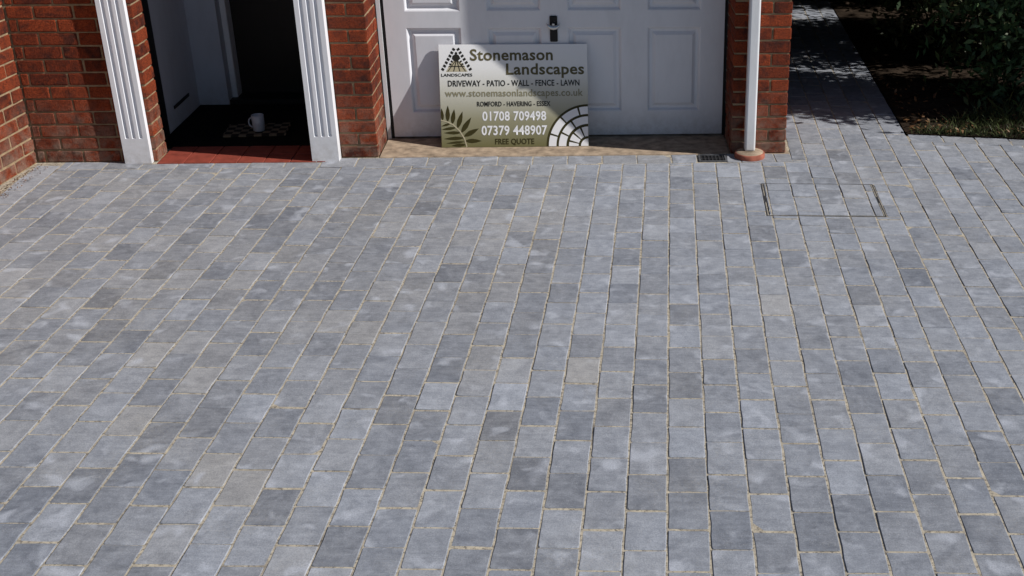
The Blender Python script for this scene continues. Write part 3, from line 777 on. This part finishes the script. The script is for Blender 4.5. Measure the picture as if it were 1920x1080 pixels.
def leaf_mesh(name, centers, size, mat, parent, seed, up=0.3):
    g_ = np.random.default_rng(seed); n = len(centers)
    a = g_.normal(size=(n, 3)); a[:, 2] += up; a /= np.linalg.norm(a, axis=1)[:, None]      # leaf normal
    t = np.cross(a, g_.normal(size=(n, 3))); t /= np.linalg.norm(t, axis=1)[:, None]; b = np.cross(a, t)
    s = size*g_.uniform(0.6, 1.35, n)[:, None]
    c = np.asarray(centers)
    v = np.stack([c-t*s, c+b*s*0.42+a*s*0.12, c+t*s, c-b*s*0.42+a*s*0.12], 1).reshape(-1, 3)
    me = bpy.data.meshes.new(name); me.vertices.add(4*n); me.vertices.foreach_set('co', v.ravel().astype(np.float32))
    me.loops.add(4*n); me.loops.foreach_set('vertex_index', np.arange(4*n, dtype=np.int32))
    me.polygons.add(n); me.polygons.foreach_set('loop_start', np.arange(0, 4*n, 4, dtype=np.int32))
    me.update(calc_edges=True); me.materials.append(M[mat])
    o = bpy.data.objects.new(name, me); COL.objects.link(o); o.parent = parent; return o
def stems(name, paths, parent):
    bm = bmesh.new()
    for pts, ra, rb in paths:
        prev = None
        for k, p in enumerate(pts):
            r = ra+(rb-ra)*k/(len(pts)-1)
            ring = [bm.verts.new(Vector(p)+Vector((r*math.cos(q), r*math.sin(q), 0))) for q in [2*math.pi*j/6 for j in range(6)]]
            if prev:
                for q in range(6): bm.faces.new((prev[q], prev[(q+1) % 6], ring[(q+1) % 6], ring[q]))
            prev = ring
        bm.faces.new(prev)
    return bm_obj(name, bm, 'wood', parent, True)
def clumps(lo, hi, nclump, per, rad, seed, hollow=0.0):
    g_ = np.random.default_rng(seed)
    c = g_.uniform(lo, hi, size=(nclump, 3)); mid = (np.array(lo)+hi)/2; hf = (np.array(hi)-lo)/2
    q = (c-mid)/hf; keep = (np.abs(q)**2.6).sum(1) < 1.25; c = c[keep]
    pts = np.repeat(c, per, 0)+g_.normal(size=(len(c)*per, 3))*rad*g_.uniform(0.5, 1.2, len(c)).repeat(per)[:, None]
    return pts[pts[:, 2] > 0.03]
def bush(label, lo, hi, ncl, per, rad, size, mat, seed):
    lo, hi = np.array(lo, float), np.array(hi, float); c = (lo+hi)/2
    root = tag(empty('hedge_bush', (c[0], c[1], 0)), label, 'bush', 'bushes of the overgrown hedge beside the passage')
    pts = clumps(lo, hi, ncl, per, rad, seed)-[c[0], c[1], 0]
    leaf_mesh('foliage', pts, size, mat, root, seed)
    rr = random.Random(seed); pa_ = []
    for k in range(6):
        ex, ey = rr.uniform(-.4, .4)*(hi[0]-lo[0]), rr.uniform(-.4, .4)*(hi[1]-lo[1]); top = hi[2]*rr.uniform(.6, .9)
        pa_.append(([(ex*t*t+rr.uniform(-.02, .02), ey*t*t+rr.uniform(-.02, .02), -0.02+top*t) for t in (0, .25, .5, .75, 1)], 0.022, 0.006))
    stems('stem', pa_, root)
bush('dark evergreen bush overhanging the grass beside the paving edge', (1.74, 7.52, 0.05), (3.3, 8.43, 2.3), 620, 30, 0.10, 0.032, 'leaf', 21)
bush('brownish bush crowding the passage behind the evergreen bush', (1.56, 8.66, 0.0), (3.3, 10.28, 2.5), 620, 28, 0.12, 0.036, 'leaf2', 22)
bush('dense bush at the far end of the passage', (1.50, 10.78, 0.0), (3.3, 12.6, 2.6), 520, 28, 0.13, 0.042, 'leaf', 23)
bush('tall bush growing past the end of the bed edging', (3.1, 7.16, 0.0), (5.4, 7.95, 3.0), 620, 26, 0.12, 0.045, 'leaf', 24)
bush('bush hidden behind the tall hedge bush', (3.5, 8.48, 0.0), (5.6, 9.92, 3.2), 520, 26, 0.15, 0.055, 'leaf', 25)
bush('bush at the back corner of the bed under the tree', (3.5, 10.42, 0.0), (5.6, 12.4, 3.2), 420, 26, 0.16, 0.055, 'leaf', 26)
# unseen tree added over the passage to block sky light
tr = tag(empty('sky_block_tree', (2.3, 11.2, 0)), 'unseen tree added to block sky light over the passage', 'tree')
stems('trunk', [([(0, 0, -0.02), (0.03, 0.02, 0.8), (0.0, 0.05, 1.7), (-0.05, 0.0, 2.6), (-0.1, 0, 3.6)], 0.12, 0.05),
                ([(0, 0.04, 1.9), (-0.5, -0.9, 2.7), (-0.8, -1.8, 3.2)], 0.05, 0.02), ([(0, 0.04, 2.1), (0.5, -0.4, 2.9), (0.8, -0.7, 3.5)], 0.05, 0.02), ([(-0.03, 0, 2.4), (-0.3, 0.8, 3.2), (-0.4, 1.2, 3.7)], 0.04, 0.02)], tr)
leaf_mesh('crown', np.concatenate([clumps((-1.8, -3.85, 1.12), (-0.15, 0.2, 2.3), 1100, 24, 0.11, 32), clumps((-1.8, -0.6, 1.0), (-0.15, 1.7, 2.3), 600, 24, 0.11, 33), clumps((-1.75, -3.7, 2.1), (1.6, 1.7, 4.4), 1500, 24, 0.17, 31)]), 0.085, 'leaf', tr, 31)  # low clumps added above the view to keep sky light off the path
# back fence closing the passage
fn = tag(empty('back_fence', (1.4, 12.9, 0)), 'dark vertical board fence closing the end of the passage', 'fence')
for k in range(22):
    x_ = -1.2+k*0.15
    box('board', (x_, -0.01+0.004*(k % 2), 0), (x_+0.143, 0.012+0.004*(k % 2), 1.8+rnd.uniform(-.01, .01)), 'fence', fn)
box('rail', (-1.2, 0.0165, 0.4), (2.1, 0.06, 0.47), 'fence', fn); box('rail', (-1.2, 0.0165, 1.4), (2.1, 0.06, 1.47), 'fence', fn)
# grass strip and fallen leaves
def grass(n, seed):
    g_ = np.random.default_rng(seed)
    X = 1.52+g_.random(n)**0.75*2.0; yl = 7.292+0.12*(1.48-X); dep = 0.06+0.55*np.clip((X-1.5)/0.7, 0, 1)
    Y = yl+0.004+g_.random(n)**1.3*dep; h = g_.gamma(2.0, 0.017, n)*np.clip(0.45+(X-1.5)*1.1, .4, 1.3)
    ang = g_.uniform(0, 2*np.pi, n); w_ = g_.uniform(0.002, 0.004, n); ln = g_.normal(0, 0.6, (n, 2))*h[:, None]
    b = np.stack([X, Y, np.full(n, 0.005)], 1); s_ = np.stack([np.cos(ang)*w_, np.sin(ang)*w_, np.zeros(n)], 1)
    mid = b+np.concatenate([ln*0.35, (h*0.6)[:, None]], 1); tip = b+np.concatenate([ln, h[:, None]], 1)
    v = np.stack([b-s_, b+s_, mid+s_*.7, tip, mid-s_*.7], 1).reshape(-1, 3)
    me = bpy.data.meshes.new('grass'); me.from_pydata(v.tolist(), [], [tuple(range(5*k, 5*k+5)) for k in range(n)]); me.materials.append(M['grass'])
    o = bpy.data.objects.new('grass', me); COL.objects.link(o); return tag(o, 'tufts of rough grass along the edge of the paving', 'grass', kind='stuff')
grass(9000, 41)
g_ = np.random.default_rng(43); n = 420
X = 1.51+g_.random(n)**1.6*1.6; Y = 7.300+0.12*(1.48-X)+g_.random(n)**1.6*1.2
lit = leaf_mesh('leaf_litter', np.stack([X, Y, 0.025+0.02*g_.random(n)], 1), 0.018, 'litter', None, 44, 2.5)
tag(lit, 'scattered brown fallen leaves on the soil bed', 'leaf litter', kind='stuff')
g_ = np.random.default_rng(47); n = 130
lit = leaf_mesh('leaf_litter', np.stack([-3.62+g_.random(n)**2*0.09+0.0, 6.0+g_.random(n)*0.55, 0.008+0.006*g_.random(n)], 1), 0.008, 'litter', None, 48, 2.5)
tag(lit, 'brown debris gathered at the foot of the sunlit side wall', 'leaf litter', kind='stuff')
